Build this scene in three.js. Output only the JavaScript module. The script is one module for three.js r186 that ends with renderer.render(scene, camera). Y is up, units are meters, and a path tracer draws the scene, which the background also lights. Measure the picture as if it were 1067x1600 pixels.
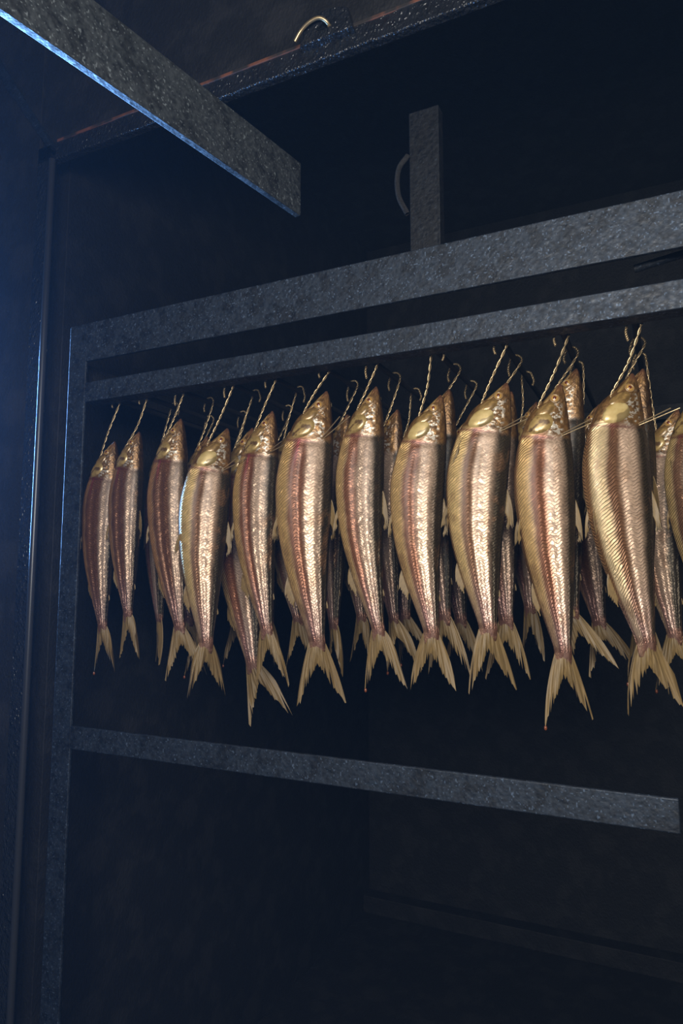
import * as THREE from 'three';
import { RoundedBoxGeometry } from 'three/addons/geometries/RoundedBoxGeometry.js';
import { mergeGeometries } from 'three/addons/utils/BufferGeometryUtils.js';
import { RectAreaLightUniformsLib } from 'three/addons/lights/RectAreaLightUniformsLib.js';

// ------------------------------------------------------------------ camera, sky, lights, exposure
const scene = new THREE.Scene();
const camera = new THREE.PerspectiveCamera(2 * Math.atan(800 / 1067) * 180 / Math.PI, 1067 / 1600, 0.02, 60);
{
  const pitch = Math.atan(117 / 1067), yaw = 25.7 * Math.PI / 180;
  camera.position.set(0, 1.2, 0.85);
  camera.rotation.set(pitch, yaw, 0, 'YXZ');
}
scene.add(camera);
scene.background = new THREE.Color().setRGB(0.002, 0.0026, 0.004);      // dim dusk outside the oven
const renderer = new THREE.WebGLRenderer({ antialias: true });
renderer.toneMapping = THREE.LinearToneMapping;
renderer.toneMappingExposure = 1.0;
renderer.shadowMap.enabled = true;
RectAreaLightUniformsLib.init();
function areaLight(name, color, intensity, w, h, at, to) {
  const l = new THREE.RectAreaLight(color, intensity, w, h);
  l.name = name; l.position.set(...at); l.lookAt(...to); scene.add(l);
  return l;
}
// daylight from the open doorway in front of the rack, and blue daylight through a small window in the wall left of the oven
areaLight('doorway_daylight', new THREE.Color().setRGB(1.0, 0.965, 0.91), 22, 0.65, 0.55, [0.10, 1.56, 1.16], [0.0, 1.28, 0]);
areaLight('window_daylight', new THREE.Color().setRGB(0.18, 0.42, 0.95), 600, 0.26, 0.46, [-1.36, 1.50, -0.03], [-1.29, 1.50, 0.97]);
scene.fog = new THREE.FogExp2(new THREE.Color().setRGB(0.40, 0.66, 1.0), 0.0072);   // thin smoke

// ------------------------------------------------------------------ helpers
function rng(seed) { let a = seed >>> 0; return () => { a = (a + 0x6D2B79F5) | 0; let t = Math.imul(a ^ (a >>> 15), 1 | a); t = (t + Math.imul(t ^ (t >>> 7), 61 | t)) ^ t; return ((t ^ (t >>> 14)) >>> 0) / 4294967296; }; }
function hash(x, y, s) { let h = Math.imul(x, 374761393) ^ Math.imul(y, 668265263) ^ Math.imul(s, 2147483647 ^ 0x5bd1e995); h = Math.imul(h ^ (h >>> 13), 1274126177); h ^= h >>> 16; return (h >>> 0) / 4294967296; }
function vnoise(x, y, px, py, s) {           // tiling value noise, px/py periods
  const ix = Math.floor(x), iy = Math.floor(y); let fx = x - ix, fy = y - iy; fx = fx * fx * (3 - 2 * fx); fy = fy * fy * (3 - 2 * fy);
  const m = (a, p) => ((a % p) + p) % p, x0 = m(ix, px), x1 = m(ix + 1, px), y0 = m(iy, py), y1 = m(iy + 1, py);
  const a = hash(x0, y0, s), b = hash(x1, y0, s), c = hash(x0, y1, s), d = hash(x1, y1, s);
  return a + (b - a) * fx + (c - a) * fy + (a - b - c + d) * fx * fy;
}
function fbm(u, v, f, oct, s, fy = f) { let r = 0, a = 0.5, n = 0; for (let i = 0; i < oct; i++) { r += a * vnoise(u * f, v * fy, f, fy, s + i * 17); n += a; a *= 0.5; f *= 2; fy *= 2; } return r / n; }
const clamp = (x, a = 0, b = 1) => Math.min(b, Math.max(a, x)), sstep = (a, b, x) => { const t = clamp((x - a) / (b - a)); return t * t * (3 - 2 * t); }, lerp = (a, b, t) => a + (b - a) * t;
const toS = (c) => 255 * (c <= 0.0031308 ? 12.92 * c : 1.055 * Math.pow(clamp(c), 1 / 2.4) - 0.055);
function tex(w, h, fn, srgb) {               // fn(u, v) -> grey number or [r, g, b], linear
  const d = new Uint8Array(w * h * 4);
  for (let j = 0; j < h; j++) for (let i = 0; i < w; i++) {
    const c = fn((i + 0.5) / w, (j + 0.5) / h), k = (j * w + i) * 4, g = typeof c === 'number';
    for (let q = 0; q < 3; q++) { const val = g ? c : c[q]; d[k + q] = srgb ? toS(val) : 255 * clamp(val); }
    d[k + 3] = 255;
  }
  const t = new THREE.DataTexture(d, w, h, THREE.RGBAFormat); t.magFilter = THREE.LinearFilter; t.minFilter = THREE.LinearMipmapLinearFilter; t.generateMipmaps = true;
  t.wrapS = t.wrapT = THREE.RepeatWrapping; if (srgb) t.colorSpace = THREE.SRGBColorSpace; t.needsUpdate = true; return t;
}
function boxUV(g, size) {                    // uv in metres / size, by the way a face points
  g = g.index ? g.toNonIndexed() : g; const p = g.attributes.position, uv = new Float32Array(p.count * 2), a = new THREE.Vector3(), b = new THREE.Vector3(), c = new THREE.Vector3();
  for (let i = 0; i < p.count; i += 3) {
    a.fromBufferAttribute(p, i); b.fromBufferAttribute(p, i + 1); c.fromBufferAttribute(p, i + 2);
    const n = b.clone().sub(a).cross(c.clone().sub(a)), ax = Math.abs(n.x), ay = Math.abs(n.y), az = Math.abs(n.z);
    [a, b, c].forEach((v, k) => { const q = az >= ax && az >= ay ? [v.x, v.y] : ax >= ay ? [v.z, v.y] : [v.x, v.z]; uv[(i + k) * 2] = q[0] / size; uv[(i + k) * 2 + 1] = q[1] / size; });
  }
  g.setAttribute('uv', new THREE.BufferAttribute(uv, 2)); return g;
}
function box(x0, x1, y0, y1, z0, z1, r = 0.0015, size = 0.3) {
  const g = new RoundedBoxGeometry(x1 - x0, y1 - y0, z1 - z0, 2, r); g.translate((x0 + x1) / 2, (y0 + y1) / 2, (z0 + z1) / 2); return boxUV(g, size);
}
const names = {};
function numbered(n) { const k = names[n] = (names[n] ?? -1) + 1; return k ? n + '_' + String(k).padStart(3, '0') : n; }
function thing(name, label, category, at = [0, 0, 0], group) { const o = new THREE.Group(); o.name = numbered(name); o.position.set(...at); o.userData = { label, category }; if (group) o.userData.group = group; scene.add(o); return o; }
function part(parent, name, geo, mat, label) { const m = new THREE.Mesh(geo, mat); m.name = name; m.castShadow = m.receiveShadow = true; if (label) m.userData.label = label; parent.add(m); return m; }
function structure(name, geo, mat, label) { const m = part(scene, name, geo, mat); m.userData = { kind: 'structure', label, category: name.split('_')[0] }; return m; }

// ------------------------------------------------------------------ materials
const steelMap = tex(512, 512, (u, v) => {
  const soot = sstep(0.5, 0.66, fbm(u, v, 22, 5, 3)), grain = fbm(u, v, 90, 2, 11), fleck = sstep(0.8, 0.93, vnoise(u * 150, v * 150, 150, 150, 31)), b = (0.010 + 0.032 * grain) * (1 - 0.5 * soot) + 0.09 * fleck;
  return [b * 0.60, b * 0.87, b * 1.30];
}, true);
const steelBump = tex(512, 512, (u, v) => 0.6 * fbm(u, v, 70, 3, 41) + 0.4 * fbm(u, v, 14, 3, 43));
const steelRough = tex(256, 256, (u, v) => 0.42 + 0.4 * fbm(u, v, 60, 2, 51));
const steel = new THREE.MeshStandardMaterial({ map: steelMap, bumpMap: steelBump, bumpScale: 0.0012, roughnessMap: steelRough, roughness: 1, metalness: 0.25, name: 'sooty_steel' });
const darkSteel = steel.clone(); darkSteel.color.setRGB(0.16, 0.16, 0.16); darkSteel.name = 'blackened_steel';
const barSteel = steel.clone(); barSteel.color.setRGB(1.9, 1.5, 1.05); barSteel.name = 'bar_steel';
const tarBump = tex(512, 512, (u, v) => 0.55 * Math.pow(fbm(u, v, 48, 3, 61), 1.5) + 0.45 * fbm(u, v, 110, 2, 67, 60));
const tarMap = tex(256, 256, (u, v) => { const n = fbm(u, v, 20, 4, 71), b = 0.009 + 0.015 * n; return [b * 0.92, b, b * 1.15]; }, true);
const tar = new THREE.MeshStandardMaterial({ map: tarMap, bumpMap: tarBump, bumpScale: 0.006, roughness: 0.27, metalness: 0, name: 'tarred_steel' });
const sootMap = tex(256, 256, (u, v) => { const n = fbm(u, v, 8, 5, 81), b = 0.004 + 0.010 * sstep(0.4, 0.75, n); return [b * 1.05, b, b * 0.98]; }, true);
const soot = new THREE.MeshStandardMaterial({ map: sootMap, bumpMap: tarBump, bumpScale: 0.002, roughness: 0.75, name: 'sooted_plate' });
const rust = new THREE.MeshStandardMaterial({ map: tex(256, 64, (u, v) => { const n = sstep(0.35, 0.7, fbm(u, v, 16, 4, 91, 4)); return [lerp(0.03, 0.20, n), lerp(0.025, 0.07, n), lerp(0.022, 0.035, n)]; }, true), bumpMap: steelBump, bumpScale: 0.001, roughness: 0.7, name: 'rusty_edge' });
const beadMat = new THREE.MeshPhysicalMaterial({ color: new THREE.Color().setRGB(0.03, 0.031, 0.033), roughness: 0.3, metalness: 0, name: 'smooth_seal' });
const wireMat = new THREE.MeshStandardMaterial({ color: new THREE.Color().setRGB(0.50, 0.37, 0.20), metalness: 0.75, roughness: 0.33, name: 'smoked_wire' });
const stickMat = new THREE.MeshStandardMaterial({ color: new THREE.Color().setRGB(0.012, 0.011, 0.010), roughness: 0.7, name: 'sooty_rod' });

// ------------------------------------------------------------------ the oven: front wall with opening, chamber behind
const ZF = -0.05, XJ = -1.075, YH = 2.045;      // front plane, jamb edge, underside of header
structure('wall_front', mergeGeometries([box(-2.6, XJ - 0.042, 0, 3.2, ZF - 0.06, ZF - 0.006), box(XJ - 0.042, 1.6, YH + 0.037, 3.2, ZF - 0.06, ZF - 0.012), box(1.0, 1.6, 0, YH + 0.037, ZF - 0.06, ZF - 0.006)]), soot, 'black sooted steel front wall around the open oven');
structure('trim_1', box(XJ - 0.04, XJ, 0, YH + 0.037, ZF - 0.014, ZF, 0.003), tar, 'tar-coated steel jamb at the left of the opening');
structure('trim_2', box(XJ - 0.04, 1.04, YH, YH + 0.037, ZF - 0.018, ZF, 0.003), tar, 'tar-coated steel header above the opening');
structure('wall_left', box(-1.15, -1.09, 0, 2.6, -1.72, -0.11), soot, 'sooted left side wall of the smoking chamber');
structure('wall_back', box(-1.22, 1.10, 0, 2.6, -1.72, -1.66), soot, 'sooted back wall of the smoking chamber');
structure('wall_right', box(1.04, 1.10, 0, 2.6, -1.66, -0.11), soot, 'sooted right side wall of the smoking chamber');
structure('ceiling', box(-1.22, 1.10, 2.6, 2.66, -1.72, -0.11), soot, 'sooted ceiling of the smoking chamber');
structure('floor', box(-3, 3, -0.06, 0, -1.72, 3.0), soot, 'dark sooted floor');
{ // ledges inside, along the foot of the back wall
  structure('baseboard_back', box(-1.09, 1.04, 0, 0.06, -1.66, -1.60, 0.003), soot, 'low steel ledge along the foot of the back wall');
}
{ // small window in the front wall, left of the oven
  structure('window_1', mergeGeometries([box(-1.51, -1.49, 1.25, 1.75, ZF - 0.01, ZF + 0.008), box(-1.23, -1.21, 1.25, 1.75, ZF - 0.01, ZF + 0.008), box(-1.51, -1.21, 1.25, 1.27, ZF - 0.01, ZF + 0.008), box(-1.51, -1.21, 1.73, 1.75, ZF - 0.01, ZF + 0.008)]), tar, 'small window frame in the front wall');
  part(scene.getObjectByName('window_1'), 'pane', box(-1.49, -1.23, 1.27, 1.73, ZF - 0.004, ZF + 0.001), new THREE.MeshStandardMaterial({ color: 0x05070a, roughness: 0.2, emissive: new THREE.Color().setRGB(0.08, 0.30, 1.0), emissiveIntensity: 0.8, name: 'window_daylight' }));
}
{ // smooth seal bead beside the jamb
  const g = new THREE.CylinderGeometry(0.0065, 0.0065, YH, 20); g.translate(XJ + 0.004, YH / 2, ZF + 0.001);
  const o = thing('door_seal', 'smooth rounded seal strip running up the tarred door jamb', 'seal');
  part(o, 'seal_strip', g, beadMat);
}
{ // rusty upper edge of the header
  const o = thing('header_edge', 'rusty reddish edge strip on top of the tarred header', 'strip');
  part(o, 'rust_strip', box(-1.06, 1.0, YH + 0.034, YH + 0.040, ZF - 0.008, ZF + 0.002, 0.001, 0.4), rust);
}
{ // corner seam with a ragged edge of tar drips
  const R = rng(5), a = [-1.062, 2.06], b = [-1.262, 2.345], n = 26, s = new THREE.Shape(), dx = b[0] - a[0], dy = b[1] - a[1], L = Math.hypot(dx, dy), nx = -dy / L, ny = dx / L, lo = [];
  for (let i = 0; i <= n; i++) { const t = i / n, w = 0.010 + 0.010 * t + 0.008 * R() * t; lo.push([a[0] + dx * t + nx * w, a[1] + dy * t + ny * w]); }
  s.moveTo(a[0], a[1]); s.lineTo(b[0], b[1]); for (let i = n; i >= 0; i--) s.lineTo(lo[i][0], lo[i][1]); s.closePath();
  const g = new THREE.ExtrudeGeometry(s, { depth: 0.012, bevelEnabled: false }); g.translate(0, 0, ZF - 0.012);
  const o = thing('weld_seam', 'slanting grey seam with a ragged drip edge above the jamb corner', 'seam');
  part(o, 'seam_strip', boxUV(g, 0.3), steel);
}
{ // lug with bent rod on the header
  const o = thing('latch_lug', 'black steel lug with a bent rod on the tarred header', 'latch', [-0.455, 2.075, ZF]);
  const s = new THREE.Shape(); s.moveTo(-0.045, -0.005); s.lineTo(0.045, -0.005); s.lineTo(0.036, 0.03); s.quadraticCurveTo(0, 0.048, -0.036, 0.03); s.closePath();
  const h = new THREE.Path(); h.absellipse(-0.004, 0.014, 0.015, 0.008, 0, Math.PI * 2); s.holes.push(h);
  const g = new THREE.ExtrudeGeometry(s, { depth: 0.012, bevelEnabled: true, bevelSize: 0.002, bevelThickness: 0.002, bevelSegments: 2 });
  part(o, 'plate', boxUV(g, 0.3), tar);
  const c = new THREE.CatmullRomCurve3([[-0.052, 0.000, 0.02], [-0.040, 0.012, 0.022], [-0.022, 0.020, 0.024], [-0.006, 0.022, 0.022], [0.004, 0.016, 0.014], [0.004, 0.010, 0.004]].map((p) => new THREE.Vector3(...p)));
  part(o, 'bent_rod', new THREE.TubeGeometry(c, 40, 0.003, 10), wireMat);
}

// ------------------------------------------------------------------ the steel rack
{
  const rack = thing('steel_rack', 'sooty grey angle-iron rack standing in the oven opening', 'rack');
  part(rack, 'post', mergeGeometries([box(-0.946, -0.905, 0, 1.661, -0.005, 0), box(-0.946, -0.941, 0, 1.661, -0.04, -0.004)]), steel);
  part(rack, 'top_rail', mergeGeometries([box(-0.906, 0.55, 1.592, 1.661, -0.006, 0.0005), box(-0.906, 0.55, 1.655, 1.661, -0.045, -0.005)]), steel);
  part(rack, 'hanging_rail', mergeGeometries([box(-0.906, 0.55, 1.519, 1.554, -0.005, 0), box(-0.906, 0.55, 1.519, 1.523, -0.030, -0.004)]), steel);
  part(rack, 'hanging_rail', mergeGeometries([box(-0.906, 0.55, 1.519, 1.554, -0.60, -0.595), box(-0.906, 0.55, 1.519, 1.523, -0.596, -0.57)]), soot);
  part(rack, 'bottom_rail', mergeGeometries([box(-0.906, -0.004, 0.935, 0.972, -0.005, 0.0005, 0.002), box(-0.906, -0.004, 0.935, 0.939, -0.035, -0.004)]), steel);
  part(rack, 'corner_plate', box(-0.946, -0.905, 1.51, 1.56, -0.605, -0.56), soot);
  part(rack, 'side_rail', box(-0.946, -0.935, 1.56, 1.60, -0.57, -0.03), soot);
  const up = part(rack, 'upright', box(-0.320, -0.274, 1.655, 1.90, -0.066, -0.045), darkSteel);
  part(up, 'bent_rod', new THREE.TubeGeometry(new THREE.CatmullRomCurve3([[-0.322, 1.74, -0.04], [-0.334, 1.77, -0.036], [-0.333, 1.81, -0.036], [-0.32, 1.83, -0.04]].map((p) => new THREE.Vector3(...p))), 24, 0.004, 8), soot);
  const rs = new THREE.CylinderGeometry(0.005, 0.005, 0.16, 12); rs.rotateZ(Math.PI / 2 + 0.14); rs.translate(0.055, 1.609, -0.05);
  part(rack, 'cross_rod', boxUV(rs, 0.3), steel, 'short grey rod between the upper rails');
}
{ // flat bar that runs out from the rack towards the open front
  const o = thing('support_bar', 'wide flat grey steel bar hanging on edge above the rack', 'bar', [-0.4554, 1.7302, 0.0383]);
  o.rotation.y = -10.1 * Math.PI / 180;
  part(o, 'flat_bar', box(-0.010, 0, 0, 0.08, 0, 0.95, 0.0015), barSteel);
}

// ------------------------------------------------------------------ sticks across the rails, one above each file of fish
const cols = [-0.868, -0.806, -0.728, -0.628, -0.55, -0.455, -0.378, -0.281, -0.190, -0.112, -0.026, 0.092];
const ORD = ['first', 'second', 'third', 'fourth', 'fifth', 'sixth', 'seventh', 'eighth', 'ninth', 'tenth', 'eleventh', 'twelfth'];
const STICK_Y = 1.5275;
cols.forEach((x, i) => {
  const o = thing('hanging_stick', `thin sooty rod across the rails, ${ORD[i]} from the grey steel post`, 'rod', [x, STICK_Y, -0.302], 'rods that carry the fish');
  const g = new THREE.CylinderGeometry(0.0042, 0.0042, 0.585, 12); g.rotateX(Math.PI / 2); part(o, 'rod', g, stickMat);
});

// ------------------------------------------------------------------ fish
function table(rows) { return (t) => { if (t <= rows[0][0]) return rows[0][1]; for (let i = 1; i < rows.length; i++) if (t <= rows[i][0]) { const a = rows[Math.max(0, i - 2)], b = rows[i - 1], c = rows[i], d = rows[Math.min(rows.length - 1, i + 1)], h = c[0] - b[0], k = (t - b[0]) / h; const m0 = (c[1] - a[1]) / (c[0] - a[0]) * h, m1 = (d[1] - b[1]) / (d[0] - b[0]) * h, k2 = k * k, k3 = k2 * k; return (2 * k3 - 3 * k2 + 1) * b[1] + (k3 - 2 * k2 + k) * m0 + (-2 * k3 + 3 * k2) * c[1] + (k3 - k2) * m1; } return rows[rows.length - 1][1]; }; }
const bellyX = table([[0, -0.008], [0.02, -0.028], [0.056, -0.064], [0.113, -0.127], [0.17, -0.157], [0.225, -0.182], [0.366, -0.211], [0.507, -0.208], [0.648, -0.188], [0.789, -0.150], [0.9, -0.112], [0.97, -0.088], [1, -0.083], [1.04, -0.078]]);
const backX = table([[0, 0.000], [0.02, 0.008], [0.085, 0.017], [0.225, 0.022], [0.366, 0.019], [0.507, 0.012], [0.648, 0.002], [0.789, -0.006], [0.9, -0.014], [0.97, -0.018], [1, -0.016], [1.04, -0.020]]);
const halfW = table([[0, 0.005], [0.02, 0.016], [0.06, 0.030], [0.12, 0.043], [0.18, 0.050], [0.215, 0.049], [0.26, 0.054], [0.36, 0.060], [0.5, 0.058], [0.65, 0.050], [0.8, 0.036], [0.9, 0.026], [0.97, 0.019], [1, 0.014], [1.04, 0.004]]);
const TMAX = 1.04;

// skin: u = 0 back ... 1 belly edge, v = 0 snout ... 1 tail
function scaleH(u, v) {
  const t = v * TMAX, body = sstep(0.195, 0.23, t) * (1 - sstep(0.985, 1.0, t));
  if (body <= 0) return 0.45 + 0.25 * (fbm(u, v, 18, 3, 7, 90) - 0.5) * 3;
  const warp = 0.5 * (fbm(u, v, 10, 3, 13, 44) - 0.5), zig = 0.25 + 0.25 * Math.cos((u * 8 + 0.6 * warp) * Math.PI * 2), belly = sstep(0.55, 0.68, u);
  let T = (t - 0.2) * 80 + warp * 2 - belly * (u - 0.6) * 16 + (1 - belly) * 1.7 * zig, A = u * 21 + warp;
  let h = 0.3;
  const j0 = Math.floor(T);
  for (let j = j0 - 1; j <= j0; j++) { const a = A + 0.5 * (j & 1), f = a - Math.floor(a) - 0.5, e = 1.2 - 0.75 * f * f, p = T - j; if (p < e) { h = p / e; break; } }
  const ridge = 0.5 + 0.5 * Math.cos((T % 1) * Math.PI * 2);
  return lerp(0.5, lerp(h, 0.2 * h + 0.9 * ridge, belly), body * (0.75 + 0.5 * fbm(u, v, 6, 2, 19, 12))) * 0.8 + 0.1 + 0.5 * (fbm(u, v, 7, 3, 23, 26) - 0.5) * body;
}
const scaleBump = tex(512, 1024, scaleH), scaleField = scaleBump.image.data;
const scaleAt = (u, v) => scaleField[(Math.min(1023, Math.floor(v * 1024)) * 512 + Math.min(511, Math.floor(u * 512))) * 4] / 255;
function skin(seed, gold, rose, bright, blood, cream, mlo) {
  return tex(384, 1024, (u, v) => {
    const t = v * TMAX, n1 = fbm(u, v, 6, 4, seed, 14), n2 = fbm(u, v, 40, 2, seed + 5, 100), head = 1 - sstep(0.19, 0.215, t + 0.03 * (u - 0.5) + 0.012 * (n1 - 0.5));
    const uu = u + 0.05 * (n1 - 0.5);
    const back = 1 - sstep(mlo - 0.23, mlo - 0.09, uu), mid = sstep(mlo, mlo + 0.08, uu) * (1 - sstep(0.66, 0.74, uu)), bel = sstep(0.66, 0.74, uu), edge = sstep(0.88, 0.97, uu);
    let c = [0.50, 0.348, 0.238];                                        // silvery rose flank
    const mix = (d, k) => { for (let q = 0; q < 3; q++) c[q] = lerp(c[q], d[q], k); };
    mix([0.036, 0.025, 0.010], back);
    mix([0.20 * rose, 0.088, 0.042], mid);
    mix([lerp(0.56, 0.62, cream), lerp(0.345 * gold, 0.47, cream), lerp(0.125 * gold, 0.26, cream)], bel);
    mix([0.24, 0.125, 0.045], edge);
    mix([0.42, 0.26, 0.24], 0.5 * sstep(0.72, 0.98, t) * (1 - back));
    mix([0.23, 0.10, 0.06], sstep(0.955, 0.985, t) * (0.4 + 0.5 * n2));
    const blot = sstep(0.60, 0.78, fbm(u, v, 5, 4, seed + 31, 12)); mix([0.24, 0.12, 0.055], 0.45 * blot);
    const pig = 0.76 + 0.48 * scaleAt(u, v); for (let q = 0; q < 3; q++) c[q] *= bright * pig * (0.82 + 0.36 * n2);
    if (head > 0) {
      const s1 = fbm(u, v, 14, 3, seed + 9, 70), silver = sstep(0.48, 0.62, fbm(u, v, 22, 3, seed + 13, 130)) * sstep(0.26, 0.34, u) * (1 - sstep(0.47, 0.54, u));
      let hcol = [lerp(0.05, 0.30, s1), lerp(0.024, 0.155, s1), lerp(0.008, 0.045, s1)];
      hcol = hcol.map((q, k) => lerp(q, [0.48, 0.42, 0.33][k], silver * sstep(0.06, 0.11, t)));
      const tip = 1 - sstep(0.0, 0.05, t); hcol = hcol.map((q, k) => lerp(q, [0.22, 0.09, 0.05][k], tip * 0.7));
      if (u < 0.22) hcol = hcol.map((q) => q * lerp(0.35, 1, sstep(0.1, 0.22, u)));
      mix(hcol, head);
    }
    const slit = Math.exp(-(((t - 0.212 + 0.03 * (u - 0.5)) / 0.0065) ** 2)) * sstep(0.3, 0.5, u); mix([0.12, 0.03, 0.02], 0.75 * slit);       // raw gill slit
    const run = Math.exp(-(((u - 0.62 - 0.02 * n1) / 0.022) ** 2)) * sstep(0.19, 0.215, t) * (1 - sstep(0.24, 0.24 + 0.12 * blood, t)); mix([0.28, 0.05, 0.05], blood * 0.9 * run);
    return c;
  }, true);
}
const skinMats = [[101, 1.0, 1.1, 1.0, 1.0, 0, 0.46], [202, 1.08, 0.9, 1.1, 0.3, 0.2, 0.52], [303, 0.8, 1.0, 0.8, 0.8, 0, 0.36], [404, 1.0, 1.1, 1.0, 0.0, 0.1, 0.48], [505, 1.0, 0.9, 1.15, 0.2, 0.9, 0.52]].map((a, i) => new THREE.MeshPhysicalMaterial({ map: skin(...a), bumpMap: scaleBump, bumpScale: 0.0015, metalness: 0.55, roughness: 0.42, clearcoat: 0.25, clearcoatRoughness: 0.35, name: 'smoked_skin' }));
const finTex = tex(256, 256, (u, v) => { const r = fbm(u, v, 48, 2, 501, 6), b = 0.55 + 0.6 * r, n = fbm(u, v, 6, 3, 507); return [0.22 * b + 0.05 * n, 0.145 * b + 0.025 * n, 0.055 * b]; }, true);
const finMat = new THREE.MeshPhysicalMaterial({ map: finTex, roughness: 0.55, transmission: 0.25, thickness: 0, name: 'fin_membrane', side: THREE.DoubleSide });
const coverMap = tex(128, 128, (u, v) => { const n = fbm(u, v, 4, 3, 601), d = sstep(0.6, 0.75, fbm(u, v, 3, 2, 611)); return [lerp(lerp(0.36, 0.62, n), 0.12, d * 0.7), lerp(lerp(0.24, 0.48, n), 0.08, d * 0.7), lerp(lerp(0.07, 0.22, n), 0.03, d * 0.7)]; }, true);
const coverMat = new THREE.MeshPhysicalMaterial({ map: coverMap, roughness: 0.33, metalness: 0.2, clearcoat: 0.3, name: 'gill_cover' });
const brownCover = new THREE.MeshPhysicalMaterial({ map: tex(128, 128, (u, v) => { const n = fbm(u, v, 5, 4, 641), d = sstep(0.5, 0.7, fbm(u, v, 4, 3, 647)); return [lerp(lerp(0.20, 0.46, n), 0.10, d), lerp(lerp(0.13, 0.31, n), 0.055, d), lerp(lerp(0.04, 0.11, n), 0.02, d)]; }, true), roughness: 0.33, metalness: 0.25, clearcoat: 0.3, name: 'brown_gill_cover' });
const cheekMat = new THREE.MeshPhysicalMaterial({ map: tex(128, 128, (u, v) => { const n = fbm(u, v, 6, 3, 621); return [lerp(0.08, 0.36, n), lerp(0.045, 0.22, n), lerp(0.014, 0.07, n)]; }, true), roughness: 0.32, metalness: 0.25, clearcoat: 0.3, name: 'cheek' });
const ringMat = new THREE.MeshPhysicalMaterial({ color: new THREE.Color().setRGB(0.22, 0.13, 0.05), roughness: 0.35, clearcoat: 0.4, name: 'eye_ring' });
const irisMat = new THREE.MeshPhysicalMaterial({ color: new THREE.Color().setRGB(0.36, 0.20, 0.05), roughness: 0.25, clearcoat: 0.6, name: 'eye' });
const pupilMat = new THREE.MeshPhysicalMaterial({ color: new THREE.Color().setRGB(0.09, 0.02, 0.012), roughness: 0.2, clearcoat: 0.6, name: 'pupil' });
const dripMat = new THREE.MeshPhysicalMaterial({ color: new THREE.Color().setRGB(0.20, 0.055, 0.02), roughness: 0.15, clearcoat: 0.6, name: 'fat_drip' });

function finSheet(colsIn, K, thick) {          // closed thin sheet: each column runs from base b to tip t, rays stand proud
  const n = colsIn.length, pos = [], uv = [], idx = [];
  for (const side of [1, -1]) for (let i = 0; i < n; i++) for (let k = 0; k <= K; k++) {
    const { b, t, bow = [0, 0, 0] } = colsIn[i], q = k / K, w = 4 * q * (1 - q);
    const z = side * ((i & 1 ? 1 : 0.35) * thick * (1 - 0.75 * q) + 0.00012) * (i === 0 || i === n - 1 ? 0.25 : 1);
    pos.push(lerp(b[0], t[0], q) + bow[0] * w, lerp(b[1], t[1], q) + bow[1] * w, lerp(b[2], t[2], q) + bow[2] * w + z); uv.push(i / (n - 1), q);
  }
  const at = (s, i, k) => s * n * (K + 1) + i * (K + 1) + k;
  for (let i = 0; i < n - 1; i++) for (let k = 0; k < K; k++) {
    idx.push(at(0, i, k), at(0, i, k + 1), at(0, i + 1, k), at(0, i + 1, k), at(0, i, k + 1), at(0, i + 1, k + 1));
    idx.push(at(1, i, k), at(1, i + 1, k), at(1, i, k + 1), at(1, i + 1, k), at(1, i + 1, k + 1), at(1, i, k + 1));
  }
  for (let i = 0; i < n - 1; i++) { idx.push(at(0, i, K), at(1, i, K), at(0, i + 1, K), at(0, i + 1, K), at(1, i, K), at(1, i + 1, K)); idx.push(at(0, i, 0), at(0, i + 1, 0), at(1, i, 0), at(0, i + 1, 0), at(1, i + 1, 0), at(1, i, 0)); }
  for (let k = 0; k < K; k++) { idx.push(at(0, 0, k), at(1, 0, k), at(0, 0, k + 1), at(0, 0, k + 1), at(1, 0, k), at(1, 0, k + 1)); idx.push(at(0, n - 1, k), at(0, n - 1, k + 1), at(1, n - 1, k), at(0, n - 1, k + 1), at(1, n - 1, k + 1), at(1, n - 1, k)); }
  const g = new THREE.BufferGeometry(); g.setAttribute('position', new THREE.Float32BufferAttribute(pos, 3)); g.setAttribute('uv', new THREE.Float32BufferAttribute(uv, 2)); g.setIndex(idx); g.computeVertexNormals(); return g;
}

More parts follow.
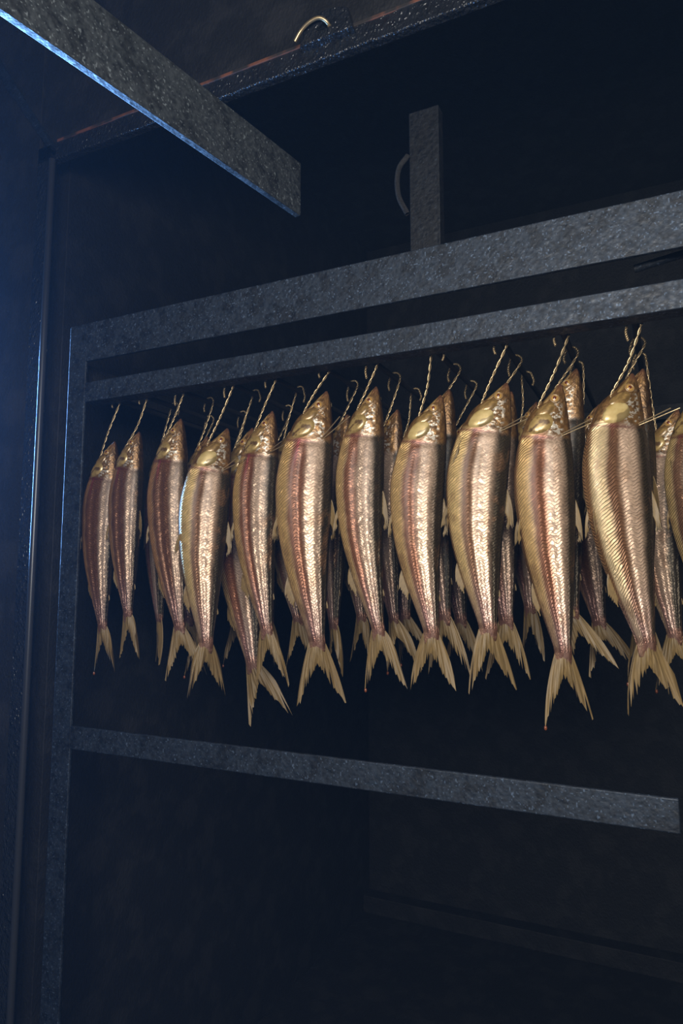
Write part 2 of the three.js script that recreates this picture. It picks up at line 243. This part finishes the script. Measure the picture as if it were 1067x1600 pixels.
function makeFish(o) {
  const R = rng(o.seed * 7919 + 13), S = o.SL, j = (a) => (R() * 2 - 1) * a;
  const deep = (o.deep ?? 1) * (1 + j(0.03)), bend = o.bend ?? j(0.012), curl = j(0.03), twist = j(0.12), skinMat = skinMats[o.skin ?? Math.floor(R() * 4)];
  const root = thing('smoked_fish', o.label, 'fish', [o.x, o.y, o.z], o.group);
  root.rotation.set(0, (o.yaw ?? j(6)) * Math.PI / 180, (o.lean + 2.9) * Math.PI / 180, 'YXZ');
  const g1 = 0.17 + j(0.04), gs = -0.14 + j(0.06);
  function surf(t, th) {                      // point of the skin, metres
    const s = Math.cos(th), sn = Math.sin(th), B = bellyX(t) * deep, D = backX(t), xc = (B + D) / 2, hd = (D - B) / 2, body = sstep(0.2, 0.3, t) * (1 - sstep(0.85, 1.0, t));
    let p = Math.pow(Math.abs(sn), s < 0 ? lerp(0.85, 0.62, body * -s) : 0.85) * Math.sign(sn) * (1 - g1 * body * Math.exp(-(((s - gs) / 0.17) ** 2)));
    const gill = 1 - 0.10 * Math.exp(-(((t - 0.214) / 0.008) ** 2));
    let x = xc + hd * s * (1 - 0.012 * Math.exp(-(((t - 0.214) / 0.01) ** 2))), z = halfW(t) * p * gill;
    const tw = twist * (t - 0.2), ca = Math.cos(tw), sa = Math.sin(tw), xr = x - xc; x = xc + xr * ca - z * sa; z = xr * sa + z * ca;
    x += bend * Math.sin(Math.PI * clamp((t - 0.15) / 0.85)); z += curl * t * t;
    return new THREE.Vector3(x * S, -t * S, z * S);
  }
  const normal = (t, th) => { const a = surf(t + 0.002, th).sub(surf(t - 0.002, th)), b = surf(t, th + 0.01).sub(surf(t, th - 0.01)); return b.cross(a).normalize(); };
  // body with head: one surface
  { const N = 84, M = 48, pos = [], uv = [], idx = [];
    for (let i = 0; i <= N; i++) { const q = i / N, t = q < 0.2 ? 0.13 * Math.pow(q / 0.2, 1.4) : lerp(0.13, TMAX, (q - 0.2) / 0.8); for (let k = 0; k <= M; k++) { const th = (k / M) * 2 * Math.PI, v = surf(t, th); pos.push(v.x, v.y, v.z); uv.push(th <= Math.PI ? th / Math.PI : 2 - th / Math.PI, t / TMAX); } }
    for (let i = 0; i < N; i++) for (let k = 0; k < M; k++) { const a = i * (M + 1) + k, b = a + 1, c = a + M + 1, d = c + 1; idx.push(a, b, c, b, d, c); }
    for (const [row, t, flip] of [[0, 0, 0], [N, TMAX, 1]]) { const c = pos.length / 3, v = surf(t, Math.PI / 2).add(surf(t, -Math.PI / 2)).multiplyScalar(0.5); pos.push(v.x, v.y, v.z); uv.push(0.5, t ? 1 : 0); for (let k = 0; k < M; k++) { const a = row * (M + 1) + k; flip ? idx.push(a, a + 1, c) : idx.push(a + 1, a, c); } }
    const g = new THREE.BufferGeometry(); g.setAttribute('position', new THREE.Float32BufferAttribute(pos, 3)); g.setAttribute('uv', new THREE.Float32BufferAttribute(uv, 2)); g.setIndex(idx); g.computeVertexNormals();
    const nn = g.attributes.normal; for (let i = 0; i <= N; i++) { const a = i * (M + 1), b = a + M; const v = new THREE.Vector3(nn.getX(a) + nn.getX(b), nn.getY(a) + nn.getY(b), nn.getZ(a) + nn.getZ(b)).normalize(); nn.setXYZ(a, v.x, v.y, v.z); nn.setXYZ(b, v.x, v.y, v.z); }
    part(root, 'body', g, skinMat); }
  function plate(name, tc, sc, rt, rs, h, mat, side, pw = 4, tilt = 0) {       // a raised plate that follows the skin
    const thc = Math.acos(clamp(sc, -1, 1)), pos = [], uv = [], idx = [], nr = 6, na = 20; const base = surf(tc, side * thc);
    for (let i = 0; i <= nr; i++) for (let k = 0; k <= na; k++) { const r = i / nr, a = (k / na) * 2 * Math.PI, u0 = r * Math.cos(a), v0 = r * Math.sin(a), tt = tc + rt * u0 + tilt * rt * v0, th = thc + rs * v0, off = (h * (1 - Math.pow(r, pw)) - 0.0016) * S; const p = surf(tt, side * th).addScaledVector(normal(tt, side * th), off * (side > 0 ? 1 : 1)); pos.push(p.x, p.y, p.z); uv.push(0.5 + u0 / 2, 0.5 + v0 / 2); }
    for (let i = 0; i < nr; i++) for (let k = 0; k < na; k++) { const a = i * (na + 1) + k, b = a + 1, c = a + na + 1, d = c + 1; side > 0 ? idx.push(a, b, c, b, d, c) : idx.push(a, c, b, b, c, d); }
    const g = new THREE.BufferGeometry(); g.setAttribute('position', new THREE.Float32BufferAttribute(pos, 3)); g.setAttribute('uv', new THREE.Float32BufferAttribute(uv, 2)); g.setIndex(idx); g.computeVertexNormals();
    return part(root, name, g, mat);
  }
  for (const side of o.far ? [1] : [1, -1]) {
    plate('gill_cover', 0.158, -0.42, 0.042, 0.62, 0.008, o.pale ? coverMat : brownCover, side, 6, 0.10);
    plate('cheek', 0.105, -0.38, 0.030, 0.55, 0.007, cheekMat, side, 4, 0.1);
    plate('jaw', 0.045, -0.72, 0.040, 0.32, 0.005, cheekMat, side, 3);
    const te = 0.064, the = Math.acos(-0.16), p = surf(te, side * the), n = normal(te, side * the), q = new THREE.Quaternion().setFromUnitVectors(new THREE.Vector3(0, 0, 1), n);
    const eg = new THREE.SphereGeometry(0.0142 * S, 18, 12); eg.scale(1, 1, 0.45);
    const eye = part(root, 'eye', eg, irisMat); eye.position.copy(p).addScaledVector(n, 0.001 * S); eye.quaternion.copy(q);
    const rg = new THREE.TorusGeometry(0.0155 * S, 0.0036 * S, 8, 24); part(eye, 'eye_ring', rg, ringMat);
    const pg = new THREE.SphereGeometry(0.0078 * S, 14, 10); pg.scale(1, 1, 0.5); pg.translate(0, 0, 0.0036 * S); part(eye, 'pupil', pg, pupilMat);
  }
  let tip;
  // tail
  { const n = 37, c = [], sw = j(0.05) + (o.tail ?? 0), spread = 1 + j(0.12), fold = j(0.05);
    const bL = surf(0.985, Math.PI), bR = surf(0.985, 0);
    for (let i = 0; i < n; i++) {
      const q = (i / (n - 1)) * 2 - 1, aq = Math.abs(q), ray = i & 1, b = bL.clone().lerp(bR, (q + 1) / 2); b.y -= (0.012 - 0.02 * (1 - aq)) * S;
      const torn = R() < 0.4 ? 0.2 + 0.5 * R() : 0; const len = (0.11 + 0.158 * Math.pow(aq, 1.25)) * (ray ? 1 - 0.10 * R() : (1 - 0.10 - torn * 0.6 * (0.3 + aq)));
      const ang = (q < 0 ? 0.12 : 0.22) * q * spread + sw + (q > 0 ? 0.03 : 0.0);
      c.push({ b: [b.x, b.y, b.z], t: [b.x + Math.sin(ang) * len * S + 0.02 * q * S, b.y - Math.cos(ang) * len * S, b.z + (fold * q + j(0.006)) * S], bow: [0.006 * q * S, 0, 0.01 * S * Math.cos(q * 3)] });
    }
    tip = c[1].t; part(root, 'tail_fin', finSheet(c, 10, 0.0011), finMat); }
  function fin(name, t0, t1, th, len, ang, zs, n = 13) {
    const c = []; for (let i = 0; i < n; i++) { const q = i / (n - 1), b = surf(lerp(t0, t1, q), th), l = len * lerp(1, 0.45, q) * (i & 1 ? 1 - 0.12 * R() : 0.86 - 0.14 * R()), a = ang * lerp(1, 0.75, q); b.addScaledVector(normal(lerp(t0, t1, q), th), -0.003 * S); c.push({ b: [b.x, b.y, b.z], t: [b.x + Math.sin(a) * l * S, b.y - Math.cos(a) * l * S, b.z + zs * l * S], bow: [0.012 * Math.sign(ang) * S * len * 4, 0, 0] }); }
    part(root, name, finSheet(c, 6, 0.0008), finMat);
  }
  fin('dorsal_fin', 0.43, 0.53, 0.12, 0.17, 0.14 + j(0.06), 0.05 + j(0.1));
  fin('pelvic_fin', 0.50, 0.535, Math.PI - 0.22, 0.115, -0.10 + j(0.12), 0.10 + j(0.08), 9);
  if (!o.far) fin('pelvic_fin', 0.50, 0.535, Math.PI + 0.22, 0.115, -0.16 + j(0.1), -0.12, 9);
  fin('anal_fin', 0.735, 0.83, Math.PI, 0.085, -0.10 + j(0.1), j(0.12));
  fin('adipose_fin', 0.83, 0.85, 0.05, 0.04, 0.25, j(0.05), 5);
  fin('pectoral_fin', 0.216, 0.236, Math.PI - 0.72, 0.15, (o.pect ?? 0.03) + j(0.05), 0.16, 9);
  if (o.drip) { const g = new THREE.SphereGeometry(0.0019, 12, 10); g.scale(1, 1.5, 1); const d = part(root, 'fat_drip', g, dripMat); d.position.set(...tip); d.position.y -= 0.001; }
  root.updateMatrixWorld(true);
  return { root, world: (t, th) => root.localToWorld(surf(t, th)) };
}

// twisted wire hook: two strands round a path from the fish's head to the rod
class Twist extends THREE.Curve { constructor(path, r, pitch, ph) { super(); this.p = path; this.r = r; this.turns = path.getLength() / pitch; this.ph = ph; }
  getPoint(u, target = new THREE.Vector3()) { const c = this.p.getPoint(u), t = this.p.getTangent(u), a = Math.abs(t.z) < 0.8 ? new THREE.Vector3(0, 0, 1) : new THREE.Vector3(1, 0, 0), n = a.cross(t).normalize(), b = t.clone().cross(n), w = u * this.turns * Math.PI * 2 + this.ph; return target.copy(c).addScaledVector(n, Math.cos(w) * this.r).addScaledVector(b, Math.sin(w) * this.r); } }
function makeHook(fish, x, z, label, seed, front, pins) {
  const R = rng(seed * 104729 + 7), j = (a) => (R() * 2 - 1) * a, o = thing('wire_hook', label, 'hook', [x, STICK_Y, z], 'twisted wire hooks'), a = fish.world(0.085, Math.PI - 0.35), at = (p) => new THREE.Vector3(p.x - x, p.y - STICK_Y, p.z - z);
  const low = at(a), low2 = at(fish.world(0.11, Math.PI - 1.0)), rr = 0.0078, free = 0.012 + 0.014 * R(), flip = R() < 0.75 ? 1 : -1;
  const pts = [low2, low, low.clone().lerp(new THREE.Vector3(rr * flip, -0.004, 0), 0.45).add(new THREE.Vector3(j(0.004), 0, j(0.003))), new THREE.Vector3(rr * flip, -0.004, j(0.002)), new THREE.Vector3(rr * 0.75 * flip, rr * 0.75, 0), new THREE.Vector3(0, rr * 1.05, 0), new THREE.Vector3(-rr * 0.8 * flip, rr * 0.7, 0), new THREE.Vector3(-(rr + 0.003) * flip, -free * 0.5, 0.001), new THREE.Vector3(-(rr + 0.001) * flip, -free, 0.002)];
  const path = new THREE.CatmullRomCurve3(pts, false, 'catmullrom', 0.4), n = Math.round(path.getLength() / 0.0011);
  for (const ph of [0, Math.PI]) part(o, 'strand', new THREE.TubeGeometry(new Twist(path, 0.00105, 0.0095, ph), n, 0.00095, 5), wireMat);
  if (pins) for (let k = 0; k < 2; k++) {       // free wire ends that come out behind the head
    const s = at(fish.world(0.205, 0.9)), e = s.clone().add(new THREE.Vector3(0.034 + 0.010 * k, 0.013 + 0.002 * k + (pins - 1) * 0.014, 0.016 - 0.012 * k));
    s.y -= 0.002 * k; s.x -= 0.006;
    part(o, 'wire_end', new THREE.TubeGeometry(new THREE.LineCurve3(s, e), 2, 0.0008, 6), wireMat);
  }
  return o;
}

// front row: [x, y, length to the tail root, lean, yaw, skin, depth, pins, blood words]
const front = [
  [-0.8750, 1.4555, 0.3220, -1.8, 10, 2, 0.88, 0, 'dusky plum-brown smoked fish hanging closest to the grey steel post', 1],
  [-0.8087, 1.4638, 0.3100, -3.0, 8, 2, 0.84, 0, 'reddish-brown smoked fish, second in the front row from the steel post', 0],
  [-0.7295, 1.4809, 0.3454, 0.8, 14, 2, 0.84, 0, 'dark smoked fish with bright silver flank, third in front row from post', 0],
  [-0.6260, 1.4508, 0.3392, -4.7, 44, 1, 1.0, 1, 'golden smoked fish with boldly ridged yellow belly, fourth from the steel post', 0],
  [-0.5499, 1.4734, 0.3385, -1.1, 12, 0, 0.92, 1, 'copper smoked fish, fifth in the front row from the steel post', 0],
  [-0.4487, 1.4892, 0.3701, -2.3, 25, 0, 1.0, 2, 'large smoked fish with dark blood mark under its gill cover, sixth from post', 0],
  [-0.3740, 1.4901, 0.3504, -0.3, 12, 3, 0.88, 0, 'upright smoked fish with pointed head, seventh in the front row from the post', 1],
  [-0.2731, 1.4615, 0.3241, -3.3, 20, 3, 1.0, 0, 'smoked fish with cream gill cover, eighth in the front row from the post', 0],
  [-0.1853, 1.4706, 0.3279, -5.5, 20, 1, 1.04, 1, 'smoked fish with a fin spread at its throat, ninth in front row from post', 0],
  [-0.1158, 1.4571, 0.3391, -1.4, 22, 3, 0.97, 1, 'bronze smoked fish with two wire ends at its neck, tenth from the post', 1],
  [-0.0313, 1.4621, 0.3298, 0.2, 36, 4, 1.1, 1, 'broad pale-bellied smoked fish with red eye, eleventh in the front row', 0],
  [0.0900, 1.4414, 0.3004, -1.2, 0, 0, 1.0, 0, 'smoked fish at the end of the row, beside the broad pale-bellied fish', 0],
];
front.forEach(([x, y, SL, lean, yaw, sk, deep, pins, label, drip], i) => {
  const f = makeFish({ x, y, z: i % 2 ? -0.034 : -0.046, SL, lean, yaw, skin: sk, deep, seed: i + 1, label, pale: [3, 7, 8, 10].includes(i), group: 'front row of smoked fish', drip, pect: i === 8 ? -0.36 : undefined });
  makeHook(f, cols[i], -0.04, `twisted wire hook carrying the ${ORD[i]} front-row fish from the steel post`, i + 1, true, pins);
});
// second and third rows on the same rods: [file, x, y, z, length, lean]
const second = [[1, -0.8202, 1.4646, -0.12, 0.3240, -4.7], [2, -0.7297, 1.4654, -0.12, 0.3348, -1.5], [3, -0.6316, 1.4695, -0.115, 0.3942, 1.5], [4, -0.5496, 1.474, -0.13, 0.327, -1.2], [5, -0.4643, 1.4802, -0.14, 0.3411, -5.1], [6, -0.3733, 1.4758, -0.13, 0.3262, -4.0], [7, -0.2892, 1.4979, -0.13, 0.3402, -2.0], [8, -0.1963, 1.4822, -0.13, 0.3323, -3.4], [9, -0.1051, 1.5038, -0.13, 0.3417, -3.7], [10, -0.0203, 1.4917, -0.13, 0.3363, -3.3], [11, 0.055, 1.46, -0.13, 0.31, -2]];
const third = [[1, -0.8038, 1.4735, -0.225, 0.3362, -5.7], [2, -0.725, 1.47, -0.225, 0.335, -2], [3, -0.6496, 1.472, -0.225, 0.3365, -2.2], [4, -0.5616, 1.4757, -0.23, 0.3138, -3.3], [5, -0.4643, 1.4682, -0.235, 0.3225, -4.6], [6, -0.368, 1.4714, -0.225, 0.321, -5.9], [7, -0.2878, 1.4705, -0.225, 0.3236, -3.6], [8, -0.1750, 1.4857, -0.215, 0.32, -4.1], [9, -0.0830, 1.4672, -0.2, 0.318, -2.7], [10, 0.0200, 1.448, -0.2, 0.315, -4]];
for (const [row, rows] of [['second', second], ['third', third]]) rows.forEach(([c, x, y, z, SL, lean], k) => {
  const far = row === 'third', f = makeFish({ x, y, z, SL, lean, far, yaw: [-24, -14, 2, -8, -28][(k + (far ? 2 : 0)) % 5], tail: k % 3 === 2 ? 0.25 : 0, seed: 40 + k + (far ? 30 : 0), label: `${far ? 'shadowed' : 'dim'} smoked fish hanging ${row} in line on the ${ORD[c]} rod from the post`, group: `${row} row of smoked fish`, drip: k % 4 === 1 });
  makeHook(f, cols[c], z, `twisted wire hook, ${row} in line on the ${ORD[c]} rod from the post`, 40 + k + (far ? 30 : 0), false, 0);
});

scene.traverse((o) => { if (o.isMesh) o.castShadow = o.receiveShadow = true; });
renderer.render(scene, camera);
